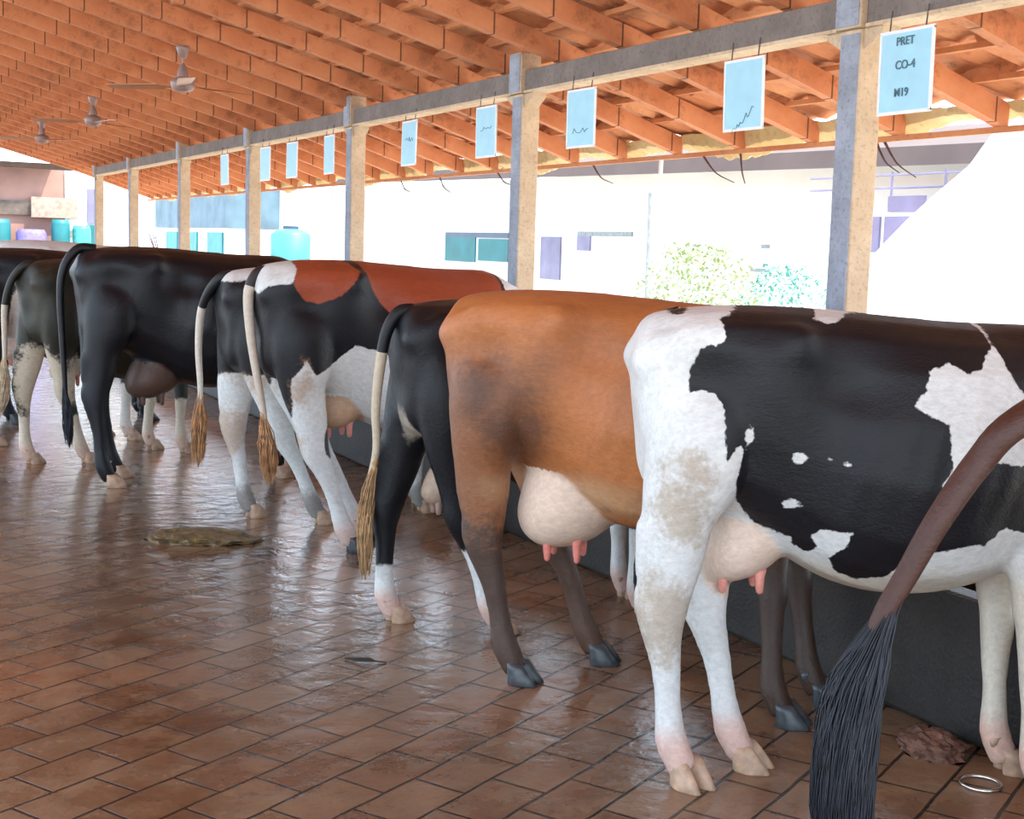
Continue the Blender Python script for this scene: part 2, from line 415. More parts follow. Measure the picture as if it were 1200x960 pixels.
def leg_tube(J, foot, y0, top):
    fx, fy = foot[:2]; wb = foot[2] if len(foot) > 2 else .45
    dx = fx - J[-1][0]; pts = []; ra = []; rb = []
    for (x, z, a, b) in J:
        w = min(1, max(0, (top-z)/(top-.10))); w = (w*w*(3-2*w)*.55 + w*.45)*(1-wb+.45) + (wb-.45)*min(1, w*3) if wb != .45 else w*w*(3-2*w)*.55 + w*.45
        pts.append((x+dx*w, y0+(fy-y0)*w, z)); ra.append(a); rb.append(b)
    P = np.array([(*p, a, b) for p, a, b in zip(pts, ra, rb)])
    extra = []
    if J is HIND:
        hk = pts[6]; gk = pts[4]
        extra = [tube([(hk[0]-.005, hk[1], hk[2]-.05), (hk[0]-.048, hk[1], hk[2]+.02), (hk[0]-.062, hk[1], hk[2]+.075), (hk[0]-.058, hk[1], hk[2]+.11)], [.036, .040, .032, .020], 12, side=(0, 1, 0)),
                 tube([(hk[0]-.058, hk[1], hk[2]+.07), (.5*(hk[0]+gk[0])-.085, .5*(hk[1]+gk[1]), .5*(hk[2]+gk[2])+.06), (gk[0]-.085, gk[1], gk[2]+.10)], [.021, .022, .04], 10, side=(0, 1, 0))]
    Q = catmull(P, 3)
    return [tube([q[:3] for q in Q], [q[3] for q in Q], 20, [q[4] for q in Q], side=(0, 1, 0))]+extra

def hoof_geo(mb, x, y, flat=.0, yaw=0, big=1.22):
    """two claws, sole on the ground"""
    M = Matrix.Rotation(yaw, 3, 'Z')
    for s in (-1, 1):
        v = []; n = 12
        rings = [(-.004, .075, .030, .021), (.006, .055, .038, .0235), (.016, .028, .048, .0255), (.024, .004, .056, .027), (.024, 0, .053, .0255)]
        for (cx, z, a, b) in rings:
            for k in range(n):
                th = 2*math.pi*k/n
                ax = a*math.cos(th)*(1.0 if math.cos(th) > 0 else .8)
                ay = b*math.sin(th)*(1-.35*max(0, math.cos(th)))
                p = M @ Vector(((cx+ax)*big, (s*.0265+ay)*big, 0))
                v.append((x+p.x, y+p.y, z*1.1))
        f = []
        for i in range(len(rings)-1):
            for k in range(n): f.append((i*n+k, i*n+(k+1) % n, (i+1)*n+(k+1) % n, (i+1)*n+k)[::-1])
        f.append(tuple(range(n))); f.append(tuple((len(rings)-1)*n+k for k in range(n))[::-1])
        mb.add(v, f)
        p = M @ Vector((-.045, s*.022, 0)); p2 = M @ Vector((-.062, s*.026, 0))
        mb.tube([(x+p.x, y+p.y, .125), (x+p2.x, y+p2.y, .105), (x+p2.x, y+p2.y, .092)], [.018, .015, .006], 8)

def cow(name, O, yaw, label, mat, hoofmat, hairmat, masks, scale=1.0, feet=None, udder=(.36, .70, .17, .15, .13), tail=None, tuft=None,
        voxel=.016, head_turn=0, zs=1.0, belly=0.0, category='cow', tail_r=(.032, .012), teat=.05, nstrand=260, neck_dy=0, hr_w=1.0):
    feet = feet or {}
    hr = feet.get('hr', (.15, -.14)); hl = feet.get('hl', (.15, .14)); fr = feet.get('fr', (1.22, -.14)); fl = feet.get('fl', (1.22, .14))
    mb = MB()
    # trunk
    secs = []
    arr = catmull([np.array(s) for s in SECT], 3)
    n = 2*len(U)-2; V = []
    for s in arr:
        x, zt, zb, w, bb = s
        zb = zb - belly*bb
        ring = [(x, 0, zb)]
        L = [(u, (p*(1-bb)+q*bb)*w) for u, p, q in zip(U, PR, PB)]
        for u, ww in L[1:-1]: ring.append((x, -ww, zb+(zt-zb)*u))
        ring.append((x, 0, zt))
        for u, ww in L[1:-1][::-1]: ring.append((x, ww, zb+(zt-zb)*u))
        V += ring
    m_ = len(arr); F = []
    for i in range(m_-1):
        for k in range(n): F.append((i*n+k, i*n+(k+1) % n, (i+1)*n+(k+1) % n, (i+1)*n+k)[::-1])
    F.append(tuple(range(n))); F.append(tuple((m_-1)*n+k for k in range(n))[::-1])
    mb.add(V, F)
    # neck and head, reaching forward over the manger
    nd = neck_dy
    NP = [(1.24, 0, 1.16, .26, .17), (1.42, nd*.1, 1.12, .235, .145), (1.6, nd*.3, 1.05, .19, .115), (1.78, nd*.6, .98, .16, .098), (1.93, nd*.9, .93, .13, .09)]
    Q = catmull([np.array(p) for p in NP], 3); mb.add(*tube([q[:3] for q in Q], [q[3] for q in Q], 18, [q[4] for q in Q], side=(0, 1, 0)))
    HP = [(1.88, nd, 1.02, .07, .07), (1.95, nd, .985, .115, .098), (2.03, nd, .90, .125, .10), (2.11, nd, .80, .10, .085), (2.18, nd, .70, .078, .066), (2.235, nd, .61, .068, .062), (2.26, nd, .555, .062, .062), (2.27, nd, .525, .035, .04)]
    Q = catmull([np.array(p) for p in HP], 3); mb.add(*tube([q[:3] for q in Q], [q[3] for q in Q], 16, [q[4] for q in Q], side=(0, 1, 0)))
    for s in (-1, 1):   # ears
        mb.add(*tube([(1.93, nd+s*.07, .99), (1.91, nd+s*.15, .985), (1.90, nd+s*.22, .965), (1.90, nd+s*.27, .94)], [.03, .045, .04, .01], 10, [.022, .02, .018, .01], side=(1, 0, 0)))
    # legs
    for J, ft, y0, top in ((HIND, hr, -.135, 1.15), (HIND, hl, .135, 1.15), (FORE, fr, -.135, 1.1), (FORE, fl, .135, 1.1)):
        for g in leg_tube(J, ft, y0, top): mb.add(*g)
    # udder
    ux, uz, ra, rb, rc = udder
    us = MB(); K = 14
    for i in range(1, K):
        ph = math.pi*i/K
        for k in range(18):
            th = 2*math.pi*k/18
            us.v.append((ux+ra*math.sin(ph)*math.cos(th)*(1.15 if math.cos(th) > 0 else .95) + .05*math.cos(ph), rb*math.sin(ph)*math.sin(th), uz+rc*math.cos(ph)*(1.6 if ph < 1.57 else 1)))
    for i in range(K-2):
        for k in range(18): us.f.append((i*18+k, i*18+(k+1) % 18, (i+1)*18+(k+1) % 18, (i+1)*18+k)[::-1])
    us.f.append(tuple(range(18))); us.f.append(tuple((K-2)*18+k for k in range(18))[::-1])
    mb.add(us.v, us.f)
    me = bpy.data.meshes.new('tmp'); me.from_pydata(mb.v, [], mb.f); me.update()
    bm = bmesh.new(); bm.from_mesh(me); bmesh.ops.recalc_face_normals(bm, faces=bm.faces[:]); bm.to_mesh(me); bm.free()
    to = bpy.data.objects.new('tmp', me); COL.objects.link(to)
    md = to.modifiers.new('r', 'REMESH'); md.mode = 'VOXEL'; md.voxel_size = voxel
    ms = to.modifiers.new('s', 'SMOOTH'); ms.factor = .5; ms.iterations = max(3, int(round(9*(.016/voxel)**1.2)))
    dg = bpy.context.evaluated_depsgraph_get(); dg.update()
    ev = to.evaluated_get(dg); me2 = bpy.data.meshes.new_from_object(ev)
    bpy.data.objects.remove(to); bpy.data.meshes.remove(me)
    nv = len(me2.vertices); co = np.zeros(nv*3); me2.vertices.foreach_get('co', co); co = co.reshape(-1, 3)
    no = np.zeros(nv*3); me2.vertices.foreach_get('normal', no); no = no.reshape(-1, 3)
    # anatomy: bones and hollows
    ay = np.abs(co[:, 1])
    for (cx, cy, cz, r, amt) in ((.42, .25, 1.40, .065, .038), (-.03, .11, 1.31, .055, .026), (.17, .24, 1.27, .10, -.020), (.57, .28, 1.27, .13, -.045), (.55, .24, 1.08, .12, -.012),
                                 (.24, .22, .93, .10, .020), (.20, .22, 1.1, .13, .015), (.78, .34, 1.0, .25, .012), (1.2, .22, 1.12, .14, .02), (1.04, .26, .86, .10, -.015), (1.10, .15, 1.42, .1, -.01),
                                 (.03, .03, 1.40, .05, .02), (.04, .13, 1.40, .05, -.02), (.0, 0, 1.1, .09, -.02)):
        d2 = (co[:, 0]-cx)**2+(ay-cy)**2+(co[:, 2]-cz)**2
        co += no*(amt*np.exp(-d2/(r*r*.8)))[:, None]
    # faint ribs and muscle unevenness
    tr = (co[:, 2] > .75) & (co[:, 0] > .55) & (co[:, 0] < 1.1)
    rib = np.sin((co[:, 0]-.25*co[:, 2])*2*math.pi/.085)*.0016*np.exp(-((co[:, 2]-1.05)/.2)**2)*tr
    co += no*rib[:, None]
    me2.vertices.foreach_set('co', co.reshape(-1)); me2.update()
    # join tail, teats, hooves to the same mesh
    ex = MB(); mi_flag = []
    teat_start = 0
    for sx, sy in ((-.06, -.055), (-.06, .055), (.055, -.06), (.055, .06)):
        bx = ux+sx; by = sy*rb/.15; bz = uz-rc*math.sqrt(max(.1, 1-(sx/ra)**2-(by/rb)**2))
        ex.tube([(bx, by, bz+.03), (bx, by, bz+.005), (bx+.002, by, bz-teat*.6), (bx+.003, by, bz-teat), (bx+.003, by, bz-teat-.006)], [.022, .017, .014, .011, .004], 10)
    n_teat = len(ex.v)
    tail = tail or [(.03, 0, 1.43), (-.035, 0, 1.43), (-.075, 0, 1.36), (-.085, 0, 1.22), (-.085, 0, 1.0), (-.08, .0, .8), (-.08, 0, .62)]
    T = catmull([np.array(p) for p in tail], 5)
    tr_ = [tail_r[0]*(1-i/(len(T)-1))**.9*1.0+tail_r[1]*(i/(len(T)-1))**.9 for i in range(len(T))]
    ex.tube(T, tr_, 12)
    n_tail = len(ex.v)
    hf0 = len(ex.v); ff0 = len(ex.f)
    hy_ = feet.get('hy', (-.2, .05))
    for ft, tw in ((hr, hy_[0]), (hl, hy_[1]), (fr, -.08), (fl, .08)): hoof_geo(ex, ft[0]+.005, ft[1], yaw=tw)
    ne0 = len(ex.f)
    for sy in (-1, 1):
        K2 = 8; vs_ = []; 
        for i in range(1, K2):
            ph = math.pi*i/K2
            for k in range(12): vs_.append((2.005+.02*math.sin(ph)*math.cos(2*math.pi*k/12), nd+sy*.088+.02*math.sin(ph)*math.sin(2*math.pi*k/12), .945+.02*math.cos(ph)))
        ex.add(vs_, [(i*12+k, i*12+(k+1) % 12, (i+1)*12+(k+1) % 12, (i+1)*12+k)[::-1] for i in range(K2-2) for k in range(12)]+[tuple(range(12)), tuple((K2-2)*12+k for k in range(12))[::-1]])
    # build the final mesh
    vv = [tuple(c) for c in co] + ex.v; fl_ = [tuple(p.vertices) for p in me2.polygons]
    n0 = len(fl_); fall = fl_ + [tuple(i+nv for i in q) for q in ex.f]
    mi = [0]*(n0+ff0)+[1]*(ne0-ff0)+[2]*(len(ex.f)-ne0)
    bpy.data.meshes.remove(me2)
    root = empty(name, (O[0], O[1], 0), math.radians(yaw)); root.scale = (scale, scale, scale*zs)
    tag(root, label, category, 'cows standing in a row at the manger')
    body = mesh_obj('body', vv, fall, [mat, hoofmat, M_eye], root, True, mi)
    A = np.array(vv); 
    at = masks(A[:, 0], A[:, 1], A[:, 2])
    part = np.zeros(len(vv)); part[nv:nv+n_teat] = 1
    at['teat'] = np.where(part > 0, 1.0, -1.0)
    tl = np.full(len(vv), -1.0)
    seg = np.repeat(np.linspace(0, 1, len(T)), 12); tl[nv+n_teat:nv+n_teat+len(seg)] = seg
    at['tail'] = tl
    # udder skin
    at['udder'] = (1-np.sqrt(((A[:, 0]-ux)/(ra*1.12))**2+(A[:, 1]/(rb*1.12))**2+((A[:, 2]-uz)/(rc*1.5))**2))*.15
    at['udder'] = np.where(A[:, 2] < uz+rc*.75, at['udder'], -.1)
    for k_, a_ in at.items():
        q = body.data.attributes.new(k_, 'FLOAT', 'POINT'); q.data.foreach_set('value', np.asarray(a_, dtype=np.float32))
    # tail switch: hair
    if tuft is None: 
        e = np.array(tail[-1]); tuft = [tuple(e+(0, 0, .10)), tuple(e), tuple(e+(-.01, 0, -.15)), tuple(e+(-.005, 0, -.33))]
    G = [np.array(g) for g in catmull([np.array(p) for p in tuft[:4]], 6)]; hr_ = random.Random(hash(name) % 1000 if False else len(label))
    tw = tuft[4] if len(tuft) > 4 else .04
    hv = MB()
    for s in range(nstrand):
        a = hr_.uniform(0, 2*math.pi); rr = math.sqrt(hr_.random()); s0 = hr_.uniform(0, .45); s1 = hr_.uniform(.75, 1.0)
        ox, oy = math.cos(a)*rr, math.sin(a)*rr; wv = hr_.uniform(-1, 1)
        pts = []
        for j in range(7):
            t = s0+(s1-s0)*j/6; q = t*(len(G)-1); i0 = min(int(q), len(G)-2); p = G[i0]*(1-(q-i0))+G[i0+1]*(q-i0)
            wd = tw*(.22+.78*math.sin(min(1, t*1.9)*math.pi/2))*(1 if t < .75 else 1-(t-.75)*1.5)
            wd *= min(1, .55 + j/4)
            pts.append((p[0]+ox*wd+.006*math.sin(j*1.3+wv*5), p[1]+oy*wd+.006*math.cos(j*1.1+wv*3), p[2]))
        hv.tube(pts, [k_*hr_w for k_ in (.0022, .0032, .0034, .0032, .003, .0024, .0008)], 3, cap=False)
    sw = hv.build('tail_switch', hairmat, root, True)
    # a core inside the hair so it is not see-through
    cs = MB().tube(G, [.012, .015, tw*.3, tw*.4, tw*.5]+[tw*.55]*(len(G)-10)+[tw*.5, tw*.42, tw*.32, tw*.2, tw*.06], 10)
    k0 = len(sw.data.vertices)
    bm = bmesh.new(); bm.from_mesh(sw.data)
    vs = [bm.verts.new(p) for p in cs.v]
    for q in cs.f: bm.faces.new([vs[i] for i in q]).smooth = True
    bm.to_mesh(sw.data); bm.free()
    # eyes
    return root

def coat(name, base, layers, rough=.48, udder=(.72, .50, .40), teat=(.75, .30, .24), tail=None, spec=.34):
    """layers: (attribute, colour, noise amplitude, softness, opacity)"""
    m = NT(name); co = m.coord()
    n1 = m.noise(11, 3); n2 = m.noise(55, 3, rough=.6); n3 = m.noise(4, 4)
    nn = m.math('ADD', m.math('MULTIPLY', m.math('SUBTRACT', n1, .5), 2.2), m.math('MULTIPLY', m.math('SUBTRACT', n2, .5), 1.6))
    c = m.mix(m.ramp(n3, .3, .7), tuple(x*.86 for x in base), tuple(min(1, x*1.1) for x in base))
    def layer(c, attr, col, amp, soft, op, src=None):
        a = m.n('ShaderNodeAttribute', attribute_name=attr).outputs['Fac']
        v = m.math('ADD', a, m.math('MULTIPLY', nn, amp))
        f = m.n('ShaderNodeMapRange'); f.interpolation_type = 'SMOOTHSTEP'; f.inputs[1].default_value = -soft; f.inputs[2].default_value = soft; f.inputs[4].default_value = op
        m.l(v, f.inputs[0]); return m.mix(f.outputs[0], c, col)
    for (attr, col, amp, soft, op) in layers: c = layer(c, attr, col, amp, soft, op)
    if udder: c = layer(c, 'udder', udder, .006, .012, 1)
    if teat: c = layer(c, 'teat', teat, 0, .1, 1)
    if tail:
        for (t0, col) in tail:
            a = m.n('ShaderNodeAttribute', attribute_name='tail').outputs['Fac']
            c = m.mix(m.math('GREATER_THAN', a, t0), c, col)
    mp_ = m.n('ShaderNodeMapping'); mp_.inputs['Scale'].default_value = (28, 90, 55); mp_.inputs['Rotation'].default_value = (0, .5, 0); m.l(co, mp_.inputs['Vector'])
    fz = m.noise(1.0, 5, vec=mp_.outputs[0], rough=.75)
    mm = m.n('ShaderNodeMix', data_type='RGBA', blend_type='MULTIPLY'); mm.inputs[0].default_value = .55; m.l(c, mm.inputs[6]); m.l(m.mix(m.ramp(fz, .3, .7), (.62, .60, .58), (1.15, 1.15, 1.15)), mm.inputs[7]); c = mm.outputs[2]
    m.base(c); m.rough(m.math('MULTIPLY_ADD', n1, .22, rough-.11)); m.b.inputs['Specular IOR Level'].default_value = spec
    st = m.n('ShaderNodeMapping'); st.inputs['Scale'].default_value = (60, 160, 160); m.l(co, st.inputs['Vector'])
    fur = m.noise(1.0, 4, vec=st.outputs[0], rough=.7)
    m.bump(m.math('ADD', m.math('MULTIPLY', fur, .6), m.math('ADD', m.math('MULTIPLY', n2, .5), m.math('MULTIPLY', fz, .9))), .5, .005)
    return m.m

BLK = (.006, .0062, .009); WHT = (.74, .74, .73); DIRT = (.20, .13, .075); PINK = (.66, .38, .30)
M_eye = simple('eye', (.01, .008, .006), .1, .1)
M_hoof_pale = simple('hoof_pale', (.42, .27, .18), .5, .3, 30)
M_hoof_dark = simple('hoof_dark', (.045, .05, .055), .35, .4, 30)
def hair(name, c): return simple(name, c, .5, .45, 25)
H_black = hair('hair_black', (.011, .013, .021)); H_tan = hair('hair_tan', (.42, .25, .12)); H_cream = hair('hair_cream', (.62, .48, .32)); H_orange = hair('hair_orange', (.42, .21, .09))

def legmud(x, y, z):    # mud freckles gathered on stifle, hock and pastern
    a = blob3(x, y, z, (.11, .2, .90), (.085, .2, .12)); b = blob3(x, y, z, (.06, .14, .53), (.10, .14, .14))
    return np.maximum(a, b)

# ---- 1 black and white cow
W_MAIN = [(0.191, 1.444), (0.243, 1.469), (0.365, 1.54), (0.473, 1.56), (0.581, 1.56), (0.722, 1.56), (0.91, 1.55), (1.0, 1.452), (1.004, 1.39), (0.954, 1.327), (0.908, 1.31), (0.859, 1.34), (0.797, 1.322), (0.778, 1.26), (0.741, 1.22), (0.791, 1.182), (0.839, 1.167), (0.845, 1.089), (0.856, 1.042), (0.82, 0.993), (0.846, 0.954), (0.911, 1.043), (0.973, 1.061), (1.082, 1.047), (1.136, 1.017), (1.144, 0.906), (1.095, 0.889), (1.052, 0.856), (0.992, 0.806), (0.897, 0.796), (0.834, 0.786), (0.771, 0.769), (0.713, 0.687), (0.651, 0.662), (0.585, 0.684), (0.551, 0.732), (0.595, 0.781), (0.6, 0.829), (0.513, 0.827), (0.491, 0.803), (0.517, 0.763), (0.495, 0.739), (0.454, 0.762), (0.444, 0.794), (0.372, 0.808), (0.324, 0.831), (0.256, 0.916), (0.246, 0.964), (0.264, 1.074), (0.248, 1.074), (0.212, 1.01), (0.203, 1.104), (0.204, 1.182), (0.178, 1.228), (0.147, 1.235), (0.101, 1.226), (0.098, 1.288), (0.119, 1.335), (0.147, 1.382), (0.171, 1.367), (0.201, 1.391)]
W_FRONT = [(1.02, 1.453), (1.1, 1.50), (1.199, 1.50), (1.45, 1.45), (1.5, 1.0), (1.217, 1.193), (1.118, 1.237), (1.066, 1.267), (1.032, 1.329), (1.015, 1.391)]
W_FRONT2 = [(1.082, 1.047), (1.225, 1.098), (1.304, 0.909), (1.151, 0.826), (1.052, 0.856)]
W_STRIPE = [(0.469, 1.449), (0.506, 1.481), (0.583, 1.486), (0.662, 1.479), (0.6, 1.465), (0.524, 1.438)]
def mask_white(x, y, z):
    a = np.maximum(np.maximum(poly_sd(x, z, W_MAIN), poly_sd(x, z, W_FRONT)), poly_sd(x, z, W_FRONT2))
    for (cx, cz, rx, rz) in ((.281, 1.109, .014, .028), (.43, 1.047, .022, .016), (.517, 1.045, .014, .010), (.422, .901, .024, .014), (.564, 1.038, .010, .007)):
        a = np.minimum(a, -blob(x, z, cx, cz, rx, rz))
    a = np.minimum(a, -poly_sd(x, z, W_STRIPE))
    a = np.maximum(a, blob(x, z, .075, 1.475, .035, .022))
    a = np.maximum(a, np.where((x > 1.62) & (z < 1.3), .05, -1))
    a = np.maximum(a, blob(x, z, .995+.24, .66, .016, .04))
    return {'black': a, 'mud': legmud(x, y, z), 'foot': .17-z, 'yellow': np.where(x > .45, np.minimum(.70-z, .10), -1)}
WHT = (.68, .68, .665)
M1 = coat('coat_black_white', WHT, [('mud', (.34, .23, .13), .085, .045, .62), ('yellow', (.55, .42, .26), .03, .06, .55), ('foot', PINK, .02, .05, .8), ('black', BLK, .012, .0028, 1)], rough=.45, udder=(.74, .57, .46), tail=[(.0, (.02, .02, .02))])
cow('cow', (2.24, 3.60), -24, 'black and white patched cow standing nearest, white rump and hind legs', M1, M_hoof_pale, H_black, mask_white,
    feet=dict(hr=(.15, -.15), hl=(.36, -.005, .85), fr=(1.25, -.24), fl=(1.22, .0), hy=(-.95, -.45)), udder=(.32, .735, .13, .125, .125), teat=.045, voxel=.0135, belly=.0,
    tail=[(.10, .05, 1.44), (.06, .10, 1.42), (.035, .16, 1.34), (.03, .20, 1.2), (.045, .23, 1.0), (.06, .235, .85), (.07, .24, .75)], nstrand=120)

# ---- 2 orange brown cow
def mask_brown(x, y, z):
    d = np.minimum(.33-x + .1*np.sin(z*6), 1.27-z)
    d = np.where(z > 1.15, d-.02, d)
    return {'dark': d, 'low': np.where(z < .85, (.60-z), -1), 'front': np.minimum(x-1.0, .75-z), 'crease': np.minimum(blob(x, z, .52, .74, .3, .07), .2),
            'blotch': np.maximum(blob(x, z, .27, .96, .12, .13), blob(x, z, .13, 1.12, .10, .14)-.035)}
M2 = coat('coat_brown', (.45, .155, .048), [('dark', (.16, .075, .042), .05, .13, .72), ('blotch', (.045, .022, .016), .05, .09, .75), ('crease', (.62, .42, .25), .02, .05, .5), ('low', (.050, .034, .028), .17, .10, .88), ('front', (.05, .03, .022), .02, .06, .85)],
          rough=.42, udder=(.80, .60, .47), teat=(.80, .25, .2))
cow('cow', (2.13, 4.76), -39, 'orange brown cow with large pale pink udder and dark legs', M2, M_hoof_dark, H_black, mask_brown,
    feet=dict(hr=(.28, -.12), hl=(.53, .22, .7), fr=(1.28, -.29), fl=(1.40, -.02)), udder=(.43, .69, .195, .17, .185), teat=.06, voxel=.0145,
    tail=[(.08, .05, 1.42), (.03, .10, 1.40), (-.0, .16, 1.3), (.03, .21, 1.1), (.06, .24, .9), (.08, .25, .75)], nstrand=120)

# ---- 3 black cow with white feet
def mask_k(x, y, z):
    hind = np.where(x < .8, .33-z-.06*np.sign(y), -1); fore = np.where(x > .8, .42-z, -1)
    s = blob3(x, y, z, (.04, .02, .88), (.08, .035, .16))
    return {'white': np.maximum(hind, fore), 'strip': s, 'foot': .15-z}
M3 = coat('coat_black_whitefeet', BLK, [('white', WHT, .02, .01, 1), ('strip', (.5, .42, .34), .01, .01, .8), ('foot', PINK, .02, .05, .8)], rough=.40, udder=(.42, .30, .22), teat=(.35, .22, .18), tail=[(.45, (.55, .45, .33))])
cow('cow', (2.10, 5.26), 2, 'black cow with white lower legs beside the orange brown cow', M3, M_hoof_pale, H_tan, mask_k, scale=.955,
    feet=dict(hr=(.40, -.17), hl=(.04, .17), fr=(1.18, -.16), fl=(1.28, .14)), udder=(.22, .66, .13, .08, .10), teat=.05, voxel=.016, neck_dy=.08,
    tail=[(.03, 0, 1.43), (-.03, 0.01, 1.42), (-.08, .02, 1.34), (-.10, .04, 1.2), (-.11, .06, 1.0), (-.10, .07, .82), (-.12, .10, .66)],
    tuft=[(-.10, .07, .78), (-.12, .10, .62), (-.13, .11, .45), (-.12, .12, .22), .033], nstrand=200)

# ---- 4 red, black and white cow
B_RED = [(0.05, 1.495), (0.107, 1.60), (0.343, 1.60), (0.385, 1.493), (0.356, 1.446), (0.268, 1.352), (0.169, 1.323), (0.091, 1.332), (0.052, 1.386), (0.032, 1.422)]
B_RED2 = [(0.424, 1.62), (0.713, 1.62), (1.058, 1.62), (1.25, 1.60), (1.25, 1.322), (0.805, 1.308), (0.554, 1.269), (0.49, 1.335), (0.431, 1.447)]
B_W1 = [(-0.213, 1.374), (-0.14, 1.60), (0.03, 1.60), (0.107, 1.58), (0.05, 1.477), (0.032, 1.422), (-0.082, 1.403), (-0.129, 1.357), (-0.176, 1.357)]
B_W2 = [(0.02, 0.93), (0.085, 1.03), (0.14, 0.955), (0.26, 1.02), (0.36, 1.11), (0.559, 1.05), (0.814, 0.989), (1.5, .95), (2.0, .3), (1.6, -.1), (-.3, -.1), (-0.07, 0.317), (-0.02, 0.575), (0.05, 0.70), (0.04, 0.80)]
BS = 1.04
def mask_b(x, y, z):
    X, Z = x*BS-.06, z*BS
    r = np.maximum(poly_sd(X, Z, B_RED), poly_sd(X, Z, B_RED2))
    w = np.maximum(poly_sd(X, Z, B_W1), poly_sd(X, Z, B_W2)); w = np.minimum(w, -blob(X, Z, .261, .60, .05, .09))
    w = np.maximum(w, np.where(X > 1.27, .05, -1))
    w = np.maximum(w, np.where((X < .3) & (np.abs(y) < .06), .92-Z, -1))
    return {'red': r, 'white': w, 'mud': np.minimum(legmud(x, y, z), w-.01), 'foot': .14-z}
M4 = coat('coat_red_black_white', BLK, [('red', (.34, .066, .026), .012, .006, 1), ('white', WHT, .010, .004, 1), ('mud', (.42, .24, .13), .05, .03, .6), ('foot', PINK, .03, .06, .7)], rough=.42,
          udder=(.55, .36, .24), tail=[(.0, (.03, .02, .02)), (.28, (.62, .52, .42))])
cow('cow', (1.96, 6.92), 3, 'cow with red back, black flank and white thigh and legs', M4, M_hoof_dark, H_orange, mask_b, scale=BS,
    feet=dict(hr=(.43, -.17), hl=(.60, .10), fr=(1.20, -.12), fl=(1.24, .14)), udder=(.40, .72, .14, .13, .11), voxel=.017,
    tail=[(.03, 0, 1.42), (-.03, 0, 1.40), (-.07, .0, 1.3), (-.06, -.01, 1.1), (-.03, -.02, .9), (.0, -.02, .75), (.02, -.02, .62)],
    tuft=[(.0, -.02, .72), (.02, -.02, .60), (.03, -.02, .5), (.04, -.02, .34), .045], nstrand=220)

# ---- 5 black rumped white legged cow just behind
def mask_a(x, y, z):
    w = .88-z+.25*(x-.1); w = np.where(x > .5, np.minimum(w, .78-z), w); w = np.maximum(w, z-1.40)
    return {'white': w, 'mud': np.minimum(legmud(x, y, z), w-.01), 'foot': .20-z}
M5 = coat('coat_black_thigh', BLK, [('white', WHT, .02, .008, 1), ('mud', (.45, .26, .14), .06, .03, .6), ('foot', (.10, .07, .05), .05, .05, .7)], rough=.42, tail=[(.0, (.015, .015, .018)), (.45, (.68, .60, .50))])
cow('cow', (1.97, 7.68), 4, 'cow with black thigh and white hind leg behind the red backed cow', M5, M_hoof_pale, H_orange, mask_a, scale=1.0,
    feet=dict(hr=(.50, -.20), hl=(.20, .12), fr=(1.22, -.1), fl=(1.30, .14)), udder=(.33, .72, .12, .11, .10), voxel=.018,
    tail=[(.03, .02, 1.43), (-.03, .03, 1.41), (-.08, .08, 1.33), (-.10, .16, 1.2), (-.10, .20, 1.0), (-.09, .20, .8), (-.09, .19, .66)],
    tuft=[(-.09, .20, .78), (-.09, .2, .62), (-.10, .2, .48), (-.10, .2, .30), .042], nstrand=160)

# ---- 6 big black cow
def mask_bb(x, y, z):
    return {'white': np.where(x > .8, .25-z, -1)}
M6 = coat('coat_all_black', BLK, [('white', (.5, .5, .5), .02, .02, .0)], rough=.36, udder=(.10, .055, .04), teat=(.12, .07, .06))
cow('cow', (1.42, 9.25), 0, 'big all black cow with dark brown udder and long thin tail', M6, M_hoof_pale, H_black, mask_bb, scale=1.055,
    feet=dict(hr=(.13, -.20), hl=(.24, .14), fr=(1.22, -.14), fl=(1.35, .14)), udder=(.42, .66, .17, .14, .14), voxel=.018,
    tail=[(.08, .0, 1.46), (-.02, .0, 1.46), (-.10, .0, 1.36), (-.13, .0, 1.2), (-.12, -.0, .9), (-.11, .0, .7), (-.10, .0, .5)],
    tuft=[(-.11, 0, .65), (-.10, .0, .5), (-.09, 0, .38), (-.08, 0, .22), .03], nstrand=120)

# ---- 7 dark olive cow
def mask_d(x, y, z):
    w = np.maximum(blob3(x, y, z, (.12, .08, .62), (.22, .12, .26)), .36-z)
    w = np.maximum(w, np.where(x > .8, .42-z, -1))
    return {'white': w, 'foot': .14-z, 'ridge': blob3(x, y, z, (-.02, .12, 1.1), (.08, .06, .3))}
M7 = coat('coat_olive_black', (.020, .018, .012), [('ridge', (.06, .055, .04), .02, .03, .7), ('white', (.62, .52, .40), .04, .02, 1), ('foot', PINK, .03, .05, .6)], rough=.45, udder=(.55, .45, .34), tail=[(.5, (.6, .5, .4))])
cow('cow', (1.19, 9.98), 24, 'dark olive black cow with cream hind legs beside the big black cow', M7, M_hoof_pale, H_cream, mask_d, scale=.985,
    feet=dict(hr=(.38, -.08), hl=(.06, .12), fr=(1.22, -.13), fl=(1.12, .16)), udder=(.28, .70, .13, .11, .10), voxel=.019,
    tail=[(.04, .02, 1.43), (-.03, .05, 1.42), (-.09, .10, 1.32), (-.12, .14, 1.15), (-.12, .15, .95), (-.12, .15, .8), (-.13, .15, .66)],
    tuft=[(-.12, .15, .80), (-.13, .15, .66), (-.15, .15, .50), (-.19, .15, .34), .05], nstrand=160)

